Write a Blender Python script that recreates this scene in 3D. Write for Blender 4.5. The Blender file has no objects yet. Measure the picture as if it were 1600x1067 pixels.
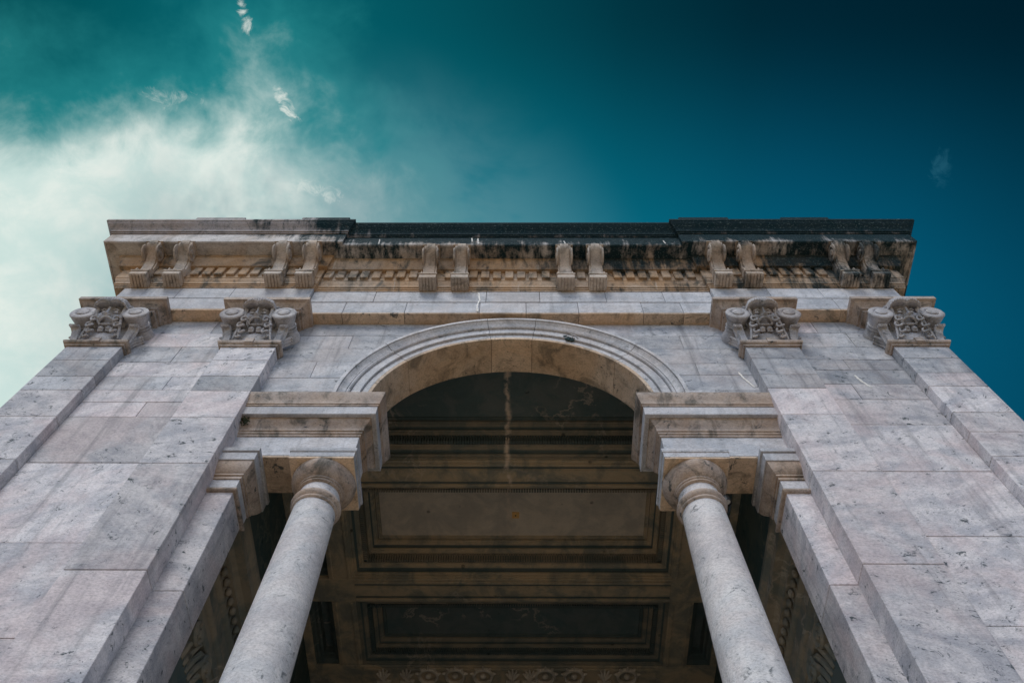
import bpy, bmesh, math, random
from mathutils import Vector, Matrix

random.seed(7)
PI = math.pi
R = math.radians
scene = bpy.context.scene

# ------------------------------------------------------------------ camera
CAM = Vector((0.164, -6.0, 1.6))
F_PX = 1310.0
pitch, yaw, roll = R(63.808), R(-0.979), R(0.917)
fw = Vector((math.sin(yaw) * math.cos(pitch), math.cos(yaw) * math.cos(pitch), math.sin(pitch)))
rt = Vector((math.cos(yaw), -math.sin(yaw), 0))
up = rt.cross(fw)
rt2 = rt * math.cos(roll) + up * math.sin(roll)
up2 = -rt * math.sin(roll) + up * math.cos(roll)
cam_data = bpy.data.cameras.new("camera")
cam_data.sensor_width = 36.0
cam_data.lens = 36.0 * F_PX / 1600.0
cam_data.clip_start = 0.05
cam_data.clip_end = 5000
cam = bpy.data.objects.new("camera", cam_data)
m = Matrix((rt2, up2, -fw)).transposed().to_4x4()
m.translation = CAM
cam.matrix_world = m
scene.collection.objects.link(cam)
scene.camera = cam

# ------------------------------------------------------------------ view
vs = scene.view_settings
vs.view_transform = 'Standard'
vs.look = 'None'
vs.exposure = 0.1
vs.gamma = 1.0
scene.cycles.max_bounces = 6
scene.cycles.diffuse_bounces = 4
scene.cycles.glossy_bounces = 2
scene.cycles.transmission_bounces = 2

# ------------------------------------------------------------------ sun veiled by thin cloud, in front of the building
SUN_EL, SUN_AZ = R(52.0), R(-164.0)          # azimuth from +Y towards +X
sun_dir = Vector((math.sin(SUN_AZ) * math.cos(SUN_EL), math.cos(SUN_AZ) * math.cos(SUN_EL), math.sin(SUN_EL)))
sun_data = bpy.data.lights.new("sun", 'SUN')
sun_data.energy = 1.5
sun_data.angle = R(24.0)
sun_data.color = (1.0, 0.975, 0.955)
sun = bpy.data.objects.new("sun", sun_data)
sun.rotation_euler = sun_dir.to_track_quat('Z', 'Y').to_euler()
sun.location = (-10, -40, 35)
scene.collection.objects.link(sun)


# ------------------------------------------------------------------ node helpers
class NT:
    """tiny wrapper that makes node graphs short to write"""
    def __init__(self, tree):
        self.t = tree
        self.n = tree.nodes
        self.l = tree.links

    def node(self, kind, **props):
        nd = self.n.new(kind)
        for k, v in props.items():
            setattr(nd, k, v)
        return nd

    def put(self, sock, v):
        if hasattr(v, 'is_linked') or hasattr(v, 'links'):
            self.l.new(v, sock)
        elif v is not None:
            if sock.type == 'RGBA' and len(v) == 3:
                v = (*v, 1)
            sock.default_value = v

    def math(self, op, a, b=None, c=None, clamp=False):
        nd = self.node('ShaderNodeMath', operation=op, use_clamp=clamp)
        for i, v in enumerate((a, b, c)):
            if v is not None:
                self.put(nd.inputs[i], v)
        return nd.outputs[0]

    def vec(self, op, a, b=None, scale=None):
        nd = self.node('ShaderNodeVectorMath', operation=op)
        self.put(nd.inputs[0], a)
        if b is not None:
            self.put(nd.inputs[1], b)
        if scale is not None:
            self.put(nd.inputs['Scale'], scale)
        return nd.outputs['Value'] if op in ('DOT_PRODUCT', 'LENGTH', 'DISTANCE') else nd.outputs[0]

    def sep(self, v):
        nd = self.node('ShaderNodeSeparateXYZ')
        self.put(nd.inputs[0], v)
        return nd.outputs

    def comb(self, x, y, z):
        nd = self.node('ShaderNodeCombineXYZ')
        for i, v in enumerate((x, y, z)):
            self.put(nd.inputs[i], v)
        return nd.outputs[0]

    def mix(self, f, a, b, blend='MIX'):
        nd = self.node('ShaderNodeMix', data_type='RGBA', blend_type=blend, clamp_factor=True)
        self.put(nd.inputs[0], f)
        self.put(nd.inputs[6], a)
        self.put(nd.inputs[7], b)
        return nd.outputs[2]

    def step(self, v, lo, hi, a=0.0, b=1.0):
        nd = self.node('ShaderNodeMapRange', interpolation_type='SMOOTHSTEP')
        self.put(nd.inputs[0], v)
        nd.inputs[1].default_value = lo
        nd.inputs[2].default_value = hi
        nd.inputs[3].default_value = a
        nd.inputs[4].default_value = b
        return nd.outputs[0]

    def noise(self, v, scale, detail=4.0, rough=0.55, dist=0.0, color=False):
        nd = self.node('ShaderNodeTexNoise')
        self.put(nd.inputs['Vector'], v)
        nd.inputs['Scale'].default_value = scale
        nd.inputs['Detail'].default_value = detail
        nd.inputs['Roughness'].default_value = rough
        nd.inputs['Distortion'].default_value = dist
        return nd.outputs[1] if color else nd.outputs[0]

    def voro(self, v, scale, feature='F1', rand=1.0):
        nd = self.node('ShaderNodeTexVoronoi', feature=feature)
        self.put(nd.inputs['Vector'], v)
        nd.inputs['Scale'].default_value = scale
        nd.inputs['Randomness'].default_value = rand
        return nd.outputs[0]

    def ramp(self, v, stops):
        nd = self.node('ShaderNodeValToRGB')
        self.put(nd.inputs[0], v)
        e = nd.color_ramp.elements
        while len(e) > 1:
            e.remove(e[-1])
        e[0].position, e[0].color = stops[0][0], (*stops[0][1], 1)
        for p, c in stops[1:]:
            x = e.new(p)
            x.color = (*c, 1)
        return nd.outputs[0]


def look(px, py):
    """direction in the world that this place of the sky lies in"""
    return (fw * F_PX + rt2 * (px - 800) + up2 * (533.5 - py)).normalized()


# ------------------------------------------------------------------ world
world = bpy.data.worlds.new("World")
scene.world = world
world.use_nodes = True
world.node_tree.nodes.clear()
w = NT(world.node_tree)
tc = w.node('ShaderNodeTexCoord').outputs['Generated']
d = w.vec('NORMALIZE', tc)
dz = w.sep(d)[2]
sky = w.node('ShaderNodeTexSky', sky_type='NISHITA', sun_disc=False)
sky.sun_elevation = SUN_EL
sky.sun_rotation = SUN_AZ
sky.altitude = 200
sky.air_density = 1.0
sky.dust_density = 1.2
sky.ozone_density = 1.5
SKY_STRENGTH = 0.1
# deep teal high up, brighter to the north and towards the sun, pale and neutral towards the horizon
dx, dy = w.sep(d)[0], w.sep(d)[1]
E0 = 10.0 / 2 ** vs.exposure


def grey_ramp(v, lo, hi_, stops):
    u = w.node('ShaderNodeMapRange')
    w.put(u.inputs[0], v)
    u.inputs[1].default_value, u.inputs[2].default_value = lo, hi_
    return w.ramp(u.outputs[0], [((p - lo) / (hi_ - lo), (c, c, c)) for p, c in stops])


low = grey_ramp(dx, -0.6, 0.6, [(-0.6, .062), (-0.45, .085), (-0.30, .120), (-0.13, .088), (0.0, .058), (0.12, .034), (0.25, .020), (0.48, .0135), (0.6, .012)])
high = grey_ramp(dx, -0.6, 0.6, [(-0.6, .30), (-0.3, .28), (0.0, .20), (0.12, .150), (0.25, .115), (0.42, .095), (0.52, .070), (0.6, .06)])
blue = grey_ramp(dx, -0.6, 0.6, [(-0.6, .235), (-0.2, .25), (0.0, .275), (0.15, .31), (0.3, .36), (0.6, .38)])       # fifths
north = w.step(dy, 0.06, 0.40)
gch = w.math('MULTIPLY', w.mix(north, low, high), E0)
bch = w.math('MULTIPLY', gch, w.math('MULTIPLY', blue, 5.0))
deep = w.comb(w.math('MULTIPLY', gch, 0.012), gch, bch)
hi = w.step(dz, 0.30, 0.70)
lowsky = w.mix(1.0, sky.outputs[0], (1.6, 1.65, 1.75), 'MULTIPLY')
skyc = w.mix(hi, lowsky, deep)
# thin bright cloud on the left
g = w.vec('DOT_PRODUCT', d, tuple(look(110, 545)))
n1 = w.noise(d, 4.5, 5, 0.6, 0.4)
n2 = w.noise(d, 15.0, 6, 0.62, 0.3)
gg = w.math('ADD', g, w.math('MULTIPLY', w.math('SUBTRACT', n1, 0.5), 0.075))
gg = w.math('ADD', gg, w.math('MULTIPLY', w.math('SUBTRACT', n2, 0.5), 0.045))
gg = w.math('SUBTRACT', gg, w.step(w.vec('DOT_PRODUCT', d, tuple(look(-40, -120))), 0.955, 0.995, 0.0, 0.045))
veil = w.step(gg, 0.885, 0.945, 0.0, 0.70)
cl = w.step(gg, 0.918, 0.964)
skyc = w.mix(veil, skyc, tuple(c * E0 for c in (0.03, 0.30, 0.31)))
skyc = w.mix(w.math('MULTIPLY', cl, 0.97), skyc, w.mix(w.step(n2, 0.35, 0.7), tuple(c * E0 for c in (.62, .77, .73)), tuple(c * E0 for c in (.82, .88, .82))))
# pale haze low behind the roof
hz = w.step(w.vec('DISTANCE', d, tuple(look(560, 570))), 0.17, 0.385, 0.75, 0.0)
skyc = w.mix(w.math('MULTIPLY', hz, w.step(n1, 0.3, 0.6)), skyc, tuple(c * E0 for c in (.12, .28, .325)))
# wisps of broken cloud: ragged strips along a line in the sky
nw = w.noise(d, 55.0, 6, 0.72, 1.0)
nw2 = w.noise(d, 17.0, 4, 0.6, 0.6)
rag = w.math('ADD', w.math('MULTIPLY', w.math('SUBTRACT', nw, 0.5), 3.4), w.math('MULTIPLY', w.math('SUBTRACT', nw2, 0.5), 2.0))
for (x0_, y0_, x1_, y1_, wid, amt) in ((372, -14, 392, 62, .0085, .75), (424, 126, 466, 200, .0105, .8), (440, 278, 560, 322, .013, .55), (185, 140, 345, 168, .016, .40), (1478, 225, 1466, 300, .014, .16)):
    A, B = look(x0_, y0_), look(x1_, y1_)
    C_, ax = (A + B) / 2, (B - A)
    ln = ax.length / 2
    ax.normalize()
    pe = ax.cross(C_).normalized()
    df = w.vec('SUBTRACT', d, tuple(C_))
    u = w.math('DIVIDE', w.vec('DOT_PRODUCT', df, tuple(ax)), ln)
    v = w.math('DIVIDE', w.vec('DOT_PRODUCT', df, tuple(pe)), wid)
    rr_ = w.math('ADD', w.math('MULTIPLY', u, u), w.math('MULTIPLY', v, v))
    front_ = w.step(w.vec('DOT_PRODUCT', d, tuple(C_)), 0.9, 0.95)
    mm = w.step(w.math('SUBTRACT', rag, rr_), -0.55, 0.55, 0.0, amt)
    mm = w.math('MULTIPLY', w.math('MULTIPLY', mm, front_), w.step(rr_, 0.6, 2.6, 1.0, 0.0))
    skyc = w.mix(mm, skyc, tuple(c * E0 for c in ((.80, .84, .78) if amt > 0.2 else (.06, .26, .36))))
world.cycles.sampling_method = 'MANUAL'
world.cycles.sample_map_resolution = 512
bg = w.node('ShaderNodeBackground')
w.put(bg.inputs[0], skyc)
bg.inputs[1].default_value = SKY_STRENGTH
wo = w.node('ShaderNodeOutputWorld')
w.l.new(bg.outputs[0], wo.inputs[0])


# ------------------------------------------------------------------ materials
def material(name):
    mt = bpy.data.materials.new(name)
    mt.use_nodes = True
    mt.node_tree.nodes.clear()
    t = NT(mt.node_tree)
    bs = t.node('ShaderNodeBsdfPrincipled')
    out = t.node('ShaderNodeOutputMaterial')
    t.l.new(bs.outputs[0], out.inputs[0])
    return mt, t, bs


def stone(name, light, grey, warm, warm_amt=0.25, spot=0.5, vein=0.6, crust=None, bump=0.25, var=0.22, lime=0.0, grime=0.0, run=0.0):
    mt, t, bs = material(name)
    pos = t.node('ShaderNodeNewGeometry').outputs['Position']
    rnd = t.node('ShaderNodeObjectInfo').outputs['Random']
    off = t.comb(t.math('MULTIPLY', rnd, 37.0), t.math('MULTIPLY', rnd, 91.0), t.math('MULTIPLY', rnd, 53.0))
    p = t.vec('ADD', pos, off)
    # clouded veining, drawn out along the bed of each stone
    slant = t.math('MULTIPLY', t.math('SUBTRACT', rnd, 0.5), 1.1)
    rot = t.node('ShaderNodeVectorRotate', rotation_type='Y_AXIS')
    t.put(rot.inputs['Vector'], p)
    t.put(rot.inputs['Angle'], slant)
    v1 = t.noise(t.vec('MULTIPLY', rot.outputs[0], (0.7, 1.0, 1.9)), 1.3, 7, 0.66, 0.9)
    mid = t.noise(p, 4.2, 6, 0.68, 0.4)
    fine = t.noise(t.vec('MULTIPLY', p, (0.7, 1.0, 1.3)), 38.0, 4, 0.75)
    f = t.step(t.math('ADD', t.math('MULTIPLY', v1, 0.65), t.math('MULTIPLY', mid, 0.35)), 0.37, 0.64)
    col = t.mix(t.math('MULTIPLY', f, vein), light, grey)
    # thin dark veins
    ridge = t.math('ABSOLUTE', t.math('SUBTRACT', v1, 0.47))
    thin = t.math('MULTIPLY', t.step(ridge, 0.0, 0.012, 1.0, 0.0), t.step(mid, 0.46, 0.62))
    col = t.mix(t.math('MULTIPLY', thin, 0.55 * vein), col, tuple(c * 0.4 for c in grey))
    # warm patina in drifting patches
    wn = t.noise(t.vec('ADD', pos, (5.0, 2.0, 9.0)), 0.9, 5, 0.62, 0.5)
    wm = t.step(wn, 0.42, 0.64)
    col = t.mix(t.math('MULTIPLY', wm, warm_amt), col, warm)
    # grain and the tone of the single stone
    gv = t.math('ADD', 1.0, t.math('MULTIPLY', t.math('SUBTRACT', fine, 0.5), 1.5))
    vv = t.math('MULTIPLY', gv, t.math('ADD', 1.0 - var / 2, t.math('MULTIPLY', rnd, var)))
    col = t.mix(1.0, col, t.comb(vv, vv, vv), 'MULTIPLY')
    # pits and dark lichen, thick in some places and absent in others
    clus = t.step(t.math('ADD', t.math('MULTIPLY', wn, -1.0), t.math('ADD', 0.5, t.math('MULTIPLY', t.math('SUBTRACT', mid, 0.5), 0.8))), -0.10, 0.08)
    pit = t.step(fine, 0.60, 0.68)
    col = t.mix(t.math('MULTIPLY', pit, t.math('ADD', 0.25 * spot, t.math('MULTIPLY', clus, spot * 0.75)), clamp=True), col, (0.05, 0.06, 0.065))
    lich = t.step(t.noise(t.vec('MULTIPLY', rot.outputs[0], (1.0, 1.0, 1.5)), 7.5, 6, 0.74, 0.7), 0.575, 0.64)
    col = t.mix(t.math('MULTIPLY', t.math('MULTIPLY', lich, clus), spot, clamp=True), col, (0.03, 0.048, 0.055))
    if run:
        rn = t.noise(t.vec('MULTIPLY', pos, (5.5, 5.5, 0.38)), 1.0, 6, 0.66, 0.3)
        col = t.mix(t.step(rn, 0.50, 0.72, 0.0, run), col, (0.13, 0.135, 0.15))
    if grime:
        gn = t.noise(t.vec('MULTIPLY', pos, (1.0, 1.0, 0.7)), 3.0, 6, 0.7, 0.8)
        col = t.mix(t.step(gn, 0.47, 0.68, 0.0, grime), col, (0.045, 0.05, 0.042))
    if lime:
        drip = t.noise(t.vec('MULTIPLY', pos, (9.0, 2.0, 0.8)), 1.0, 5, 0.6)
        col = t.mix(t.step(drip, 0.64, 0.72, 0.0, lime), col, (0.62, 0.58, 0.52))
    if crust:
        x = t.sep(pos)
        c0, c1, z0, z1, amt = crust
        nn = t.math('ADD', t.math('MULTIPLY', t.noise(pos, 1.7, 6, 0.68, 0.4), 0.55), t.math('MULTIPLY', t.noise(t.vec('MULTIPLY', pos, (7.0, 2.0, 0.5)), 1.0, 5, 0.7), 0.45))
        cm = t.math('ADD', t.step(x[0], c0, c1, 0.0, 0.72), t.step(x[2], z0, z1, 0.0, 0.42))
        cm = t.math('ADD', cm, t.math('MULTIPLY', t.math('SUBTRACT', nn, 0.5), 2.2))
        cm = t.step(cm, 0.50, 0.86, 0.0, amt)
        lichen = t.mix(t.step(fine, 0.585, 0.65), (0.003, 0.022, 0.030), (0.13, 0.19, 0.20))
        col = t.mix(cm, col, lichen)
        t.put(bs.inputs['Specular IOR Level'], t.math('SUBTRACT', 0.3, t.math('MULTIPLY', cm, 0.28)))
    t.put(bs.inputs['Base Color'], col)
    bs.inputs['Roughness'].default_value = 0.62
    if not crust:
        bs.inputs['Specular IOR Level'].default_value = 0.3
    bp = t.node('ShaderNodeBump')
    bp.inputs['Strength'].default_value = bump
    bp.inputs['Distance'].default_value = 0.02
    t.put(bp.inputs['Height'], t.math('ADD', t.math('MULTIPLY', fine, 0.5), t.math('MULTIPLY', mid, 0.7)))
    t.l.new(bp.outputs[0], bs.inputs['Normal'])
    return mt


MARBLE = stone('grey_white_marble', (0.68, 0.645, 0.655), (0.31, 0.32, 0.365), (0.58, 0.455, 0.45), 0.48, 0.95, 0.85, bump=0.4, var=0.34, run=0.45)
DARK_MARBLE = stone('dark_grey_marble', (0.52, 0.52, 0.545), (0.25, 0.275, 0.32), (0.44, 0.35, 0.32), 0.35, 0.9, 0.9, bump=0.4, var=0.40, run=0.6)  # darker marble, mostly for the upper stones
SHAFT = stone('speckled_column_marble', (0.70, 0.68, 0.675), (0.42, 0.435, 0.47), (0.58, 0.47, 0.44), 0.35, 0.7, 0.8, bump=0.45, var=0.05, run=0.2)
PALE = stone('pale_marble', (0.56, 0.565, 0.60), (0.32, 0.345, 0.39), (0.50, 0.41, 0.36), 0.30, 0.5, 0.8, bump=0.35, var=0.30, run=0.4)
TAN = stone('weathered_tan_stone', (0.50, 0.42, 0.37), (0.29, 0.235, 0.21), (0.40, 0.26, 0.16), 0.5, 0.9, 0.7, bump=0.6, lime=0.25, grime=0.8)
CARVED = stone('carved_grey_stone', (0.50, 0.48, 0.49), (0.28, 0.29, 0.33), (0.38, 0.29, 0.23), 0.35, 0.6, 0.7, bump=0.5, grime=0.5)
CORNICE = stone('cornice_tan_stone', (0.50, 0.38, 0.28), (0.27, 0.20, 0.145), (0.42, 0.235, 0.10), 0.65, 0.8, 0.7,
                crust=(-7.5, 8.0, 16.0, 17.4, 0.92), bump=0.6, lime=0.4, grime=0.85)  # crust and grime also carry shade between brackets and at the right end
CROWN = stone('blackened_crown_stone', (0.40, 0.36, 0.36), (0.23, 0.22, 0.24), (0.30, 0.21, 0.15), 0.5, 0.8, 0.6,
              crust=(-7.4, -0.8, 17.1, 17.6, 0.96), bump=0.6, grime=0.6)
CORONA = stone('corona_pale_stone', (0.58, 0.55, 0.54), (0.32, 0.31, 0.32), (0.36, 0.24, 0.15), 0.5, 0.6, 0.6,
               crust=(-7.2, -1.6, 16.75, 17.4, 0.97), bump=0.5, lime=0.4, grime=0.5)
BRACKET = stone('bracket_stone', (0.58, 0.50, 0.43), (0.32, 0.27, 0.235), (0.42, 0.27, 0.16), 0.5, 0.6, 0.7,
                crust=(-5.0, 9.5, 16.2, 17.8, 0.92), bump=0.5, lime=0.4, grime=0.6)
SOFFIT = stone('arch_stone', (0.63, 0.62, 0.64), (0.37, 0.39, 0.43), (0.48, 0.38, 0.32), 0.35, 0.6, 0.8, bump=0.4, var=0.14, run=0.35)
UNDERSIDE_BROWN = stone('underside_brown_tone', (0.68, 0.53, 0.40), (0.46, 0.34, 0.25), (0.56, 0.35, 0.19), 0.45, 0.9, 0.7, bump=0.4, grime=0.6, var=0.3)  # brown patina plus underside shade and warm bounce put into the colour


def simple(name, col, rough=0.7, metal=0.0, noise_scale=12.0, amt=0.35, bump=0.2):
    mt, t, bs = material(name)
    pos = t.node('ShaderNodeNewGeometry').outputs['Position']
    n = t.noise(pos, noise_scale, 5, 0.6)
    v = t.math('ADD', 1.0 - amt / 2, t.math('MULTIPLY', n, amt))
    t.put(bs.inputs['Base Color'], t.mix(1.0, col, t.comb(v, v, v), 'MULTIPLY'))
    bs.inputs['Roughness'].default_value = rough
    bs.inputs['Metallic'].default_value = metal
    bp = t.node('ShaderNodeBump')
    bp.inputs['Strength'].default_value = bump
    bp.inputs['Distance'].default_value = 0.01
    t.put(bp.inputs['Height'], n)
    t.l.new(bp.outputs[0], bs.inputs['Normal'])
    return mt


BOUNCE_FLOOR = simple('pale_bounce_floor', (0.78, 0.68, 0.56), 0.6)
MORTAR = simple('grey_mortar', (0.05, 0.052, 0.055))
BLACKISH = simple('dark_broken_stone', (0.03, 0.055, 0.06), 0.9)
DARK_METAL = simple('dark_metal', (0.03, 0.035, 0.04), 0.4, 0.6)
GLASS = simple('pale_lamp_glass', (0.7, 0.72, 0.75), 0.15)
OCHRE = simple('ochre_plate', (0.92, 0.55, 0.20), 0.5, amt=0.2)
MOSS = simple('dark_moss', (0.035, 0.045, 0.02), 0.95, noise_scale=40, amt=0.8)


def plaster(name, base, damp, amt, salt_amt=0.6):
    mt, t, bs = material(name)
    pos = t.node('ShaderNodeNewGeometry').outputs['Position']
    x = t.sep(pos)
    big = t.noise(pos, 1.6, 7, 0.68, 0.5)
    mid = t.noise(pos, 4.0, 6, 0.65)
    fine = t.noise(pos, 40, 4, 0.65)
    col = t.mix(t.step(big, 0.40, 0.62, 0.0, amt), base, damp)
    v = t.math('ADD', 0.72, t.math('ADD', t.math('MULTIPLY', mid, 0.35), t.math('MULTIPLY', fine, 0.22)))
    col = t.mix(1.0, col, t.comb(v, v, v), 'MULTIPLY')
    # dark blots
    bl = t.math('MULTIPLY', t.step(t.voro(pos, 1.9), 0.05, 0.11, 1.0, 0.0), t.step(mid, 0.42, 0.55))
    col = t.mix(t.math('MULTIPLY', bl, 0.7), col, (0.02, 0.03, 0.03))
    # pale salt edges of old leaks
    rg = t.math('ABSOLUTE', t.math('SUBTRACT', t.noise(pos, 1.3, 5, 0.6, 0.3), 0.5))
    where = t.step(t.noise(t.vec('ADD', pos, (7.3, 1.1, 4.0)), 0.55, 2, 0.5), 0.52, 0.60)
    salt = t.math('MULTIPLY', t.step(rg, 0.0, 0.030, 1.0, 0.0), where)
    # the long crack that runs in from the arch
    wob = t.math('MULTIPLY', t.math('SUBTRACT', t.noise(pos, 1.6, 5, 0.6), 0.5), 0.35)
    cx = t.math('ABSOLUTE', t.math('ADD', t.math('ADD', x[0], 0.03), wob))
    crack = t.math('MULTIPLY', t.step(cx, 0.0, 0.075, 1.0, 0.0), t.math('MULTIPLY', t.step(mid, 0.40, 0.55), t.step(x[1], 5.2, 4.9, 1.0, 0.0) if False else t.step(x[1], 4.6, 5.1, 1.0, 0.0)))
    pale = t.math('MAXIMUM', t.math('MULTIPLY', salt, salt_amt), t.math('MULTIPLY', crack, 0.9))
    col = t.mix(pale, col, (0.80, 0.66, 0.54))
    t.put(bs.inputs['Base Color'], col)
    bs.inputs['Roughness'].default_value = 0.85
    bs.inputs['Specular IOR Level'].default_value = 0.15
    bp = t.node('ShaderNodeBump')
    bp.inputs['Strength'].default_value = 0.25
    bp.inputs['Distance'].default_value = 0.02
    t.put(bp.inputs['Height'], t.math('ADD', mid, t.math('MULTIPLY', pale, 0.3)))
    t.l.new(bp.outputs[0], bs.inputs['Normal'])
    return mt


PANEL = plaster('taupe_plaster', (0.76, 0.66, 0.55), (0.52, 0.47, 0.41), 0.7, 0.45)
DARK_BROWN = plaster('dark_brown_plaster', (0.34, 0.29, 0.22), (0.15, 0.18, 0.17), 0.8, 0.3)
SHADE_PANEL = plaster('shade_panel_plaster', (0.17, 0.20, 0.20), (0.09, 0.15, 0.16), 0.7, 0.40)  # shade of the end coffers put into the plaster colour
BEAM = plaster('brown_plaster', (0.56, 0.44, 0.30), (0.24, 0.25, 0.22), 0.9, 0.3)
SHADE_BEAM = plaster('shade_beam_plaster', (0.14, 0.165, 0.155), (0.07, 0.12, 0.13), 0.7, 0.15)  # shade of recesses and dark bays put into the plaster colour
SHADE_WALL = plaster('shade_wall_plaster', (0.10, 0.13, 0.125), (0.05, 0.10, 0.11), 0.8, 0.1)  # teal shade of the room put into the wall colour


def paving():
    mt, t, bs = material('sandy_paving')
    pos = t.node('ShaderNodeNewGeometry').outputs['Position']
    br = t.node('ShaderNodeTexBrick')
    t.put(br.inputs['Vector'], pos)
    br.inputs['Color1'].default_value = (0.66, 0.46, 0.28, 1)
    br.inputs['Color2'].default_value = (0.58, 0.40, 0.245, 1)
    br.inputs['Mortar'].default_value = (0.25, 0.19, 0.14, 1)
    br.inputs['Scale'].default_value = 1.0
    br.inputs['Mortar Size'].default_value = 0.01
    n = t.noise(pos, 3.0, 5, 0.6)
    v = t.math('ADD', 0.75, t.math('MULTIPLY', n, 0.5))
    t.put(bs.inputs['Base Color'], t.mix(1.0, br.outputs[0], t.comb(v, v, v), 'MULTIPLY'))
    bs.inputs['Roughness'].default_value = 0.85
    return mt


PAVING = paving()


# ------------------------------------------------------------------ geometry helpers
COL = scene.collection


def link(name, me, mat, parent=None, loc=None):
    ob = bpy.data.objects.new(name, me)
    if mat is not None and not me.materials:
        me.materials.append(mat)
    COL.objects.link(ob)
    if parent is not None:
        ob.parent = parent
    if loc is not None:
        ob.location = loc
    return ob


def make(name, verts, faces, mat, parent=None, smooth=None, loc=None):
    me = bpy.data.meshes.new(name)
    me.from_pydata([tuple(v) for v in verts], [], faces)
    bm = bmesh.new()
    bm.from_mesh(me)
    bmesh.ops.recalc_face_normals(bm, faces=bm.faces)
    bm.to_mesh(me)
    bm.free()
    if smooth is not None:
        me.shade_smooth()
        me.set_sharp_from_angle(angle=R(smooth))
    me.update()
    return link(name, me, mat, parent, loc)


def from_bm(name, bm, mat, parent=None, smooth=None, loc=None):
    bmesh.ops.recalc_face_normals(bm, faces=bm.faces)
    me = bpy.data.meshes.new(name)
    bm.to_mesh(me)
    bm.free()
    if smooth is not None:
        me.shade_smooth()
        me.set_sharp_from_angle(angle=R(smooth))
    return link(name, me, mat, parent, loc)


BOXF = [(0, 1, 2, 3), (4, 7, 6, 5), (0, 4, 5, 1), (1, 5, 6, 2), (2, 6, 7, 3), (3, 7, 4, 0)]


def box_v(x0, x1, y0, y1, z0, z1):
    return [(x0, y0, z0), (x1, y0, z0), (x1, y1, z0), (x0, y1, z0), (x0, y0, z1), (x1, y0, z1), (x1, y1, z1), (x0, y1, z1)]


def box(name, x0, x1, y0, y1, z0, z1, mat, parent=None, ch=0.0):
    if ch <= 0:
        return make(name, box_v(x0, x1, y0, y1, z0, z1), BOXF, mat, parent)
    bm = bmesh.new()
    vs_ = [bm.verts.new(v) for v in box_v(x0, x1, y0, y1, z0, z1)]
    for f in BOXF:
        bm.faces.new([vs_[i] for i in f])
    bmesh.ops.bevel(bm, geom=bm.edges[:], offset=ch, segments=1, affect='EDGES', profile=0.5)
    return from_bm(name, bm, mat, parent)


def bm_box(bm, x0, x1, y0, y1, z0, z1, mtx=None):
    vs_ = [bm.verts.new(v if mtx is None else mtx @ Vector(v)) for v in box_v(x0, x1, y0, y1, z0, z1)]
    for f in BOXF:
        bm.faces.new([vs_[i] for i in f])


def sweep(name, prof, nodes, mat, parent=None, closed=False, smooth=None):
    """prof: closed polygon of (offset, z); nodes: (base x, base y, dx, dy) in plan"""
    n, k = len(prof), len(nodes)
    verts = [(bx + o * dx, by + o * dy, z) for (bx, by, dx, dy) in nodes for (o, z) in prof]
    faces = []
    for j in range(k if closed else k - 1):
        a, b = j * n, ((j + 1) % k) * n
        for i in range(n):
            i2 = (i + 1) % n
            faces.append((a + i, a + i2, b + i2, b + i))
    if not closed:
        faces.append(tuple(range(n)))
        faces.append(tuple(range((k - 1) * n, k * n)))
    return make(name, verts, faces, mat, parent, smooth)


def prism(name, poly, y0, y1, mat, parent=None, axis='Y', smooth=None, loc=None):
    """poly of (a, b): axis Y -> (x, z) pushed along y; axis X -> (y, z) pushed along x"""
    n = len(poly)
    if axis == 'Y':
        verts = [(a, y0, b) for a, b in poly] + [(a, y1, b) for a, b in poly]
    else:
        verts = [(y0, a, b) for a, b in poly] + [(y1, a, b) for a, b in poly]
    faces = [tuple(range(n)), tuple(range(n, 2 * n))] + [(i, (i + 1) % n, n + (i + 1) % n, n + i) for i in range(n)]
    return make(name, verts, faces, mat, parent, smooth, loc)


def lathe_v(prof, seg, axis='Z', c=(0, 0, 0)):
    """prof (r, h) open line with caps"""
    verts, faces = [], []
    n = len(prof)
    for s in range(seg):
        a = 2 * PI * s / seg
        for r_, h in prof:
            u, v = r_ * math.cos(a), r_ * math.sin(a)
            q = (u, v, h) if axis == 'Z' else ((u, h, v) if axis == 'Y' else (h, u, v))
            verts.append((q[0] + c[0], q[1] + c[1], q[2] + c[2]))
    for s in range(seg):
        s2 = (s + 1) % seg
        for i in range(n - 1):
            faces.append((s * n + i, s * n + i + 1, s2 * n + i + 1, s2 * n + i))
    faces.append(tuple(s * n for s in range(seg)))
    faces.append(tuple(s * n + n - 1 for s in range(seg)))
    return verts, faces


def lathe(name, prof, seg, mat, parent=None, axis='Z', c=(0, 0, 0), smooth=35, loc=None):
    v, f = lathe_v(prof, seg, axis, c)
    return make(name, v, f, mat, parent, smooth, loc)


def bm_lathe(bm, prof, seg, axis='Z', c=(0, 0, 0)):
    v, f = lathe_v(prof, seg, axis, c)
    vs_ = [bm.verts.new(q) for q in v]
    for q in f:
        bm.faces.new([vs_[i] for i in q])


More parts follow.
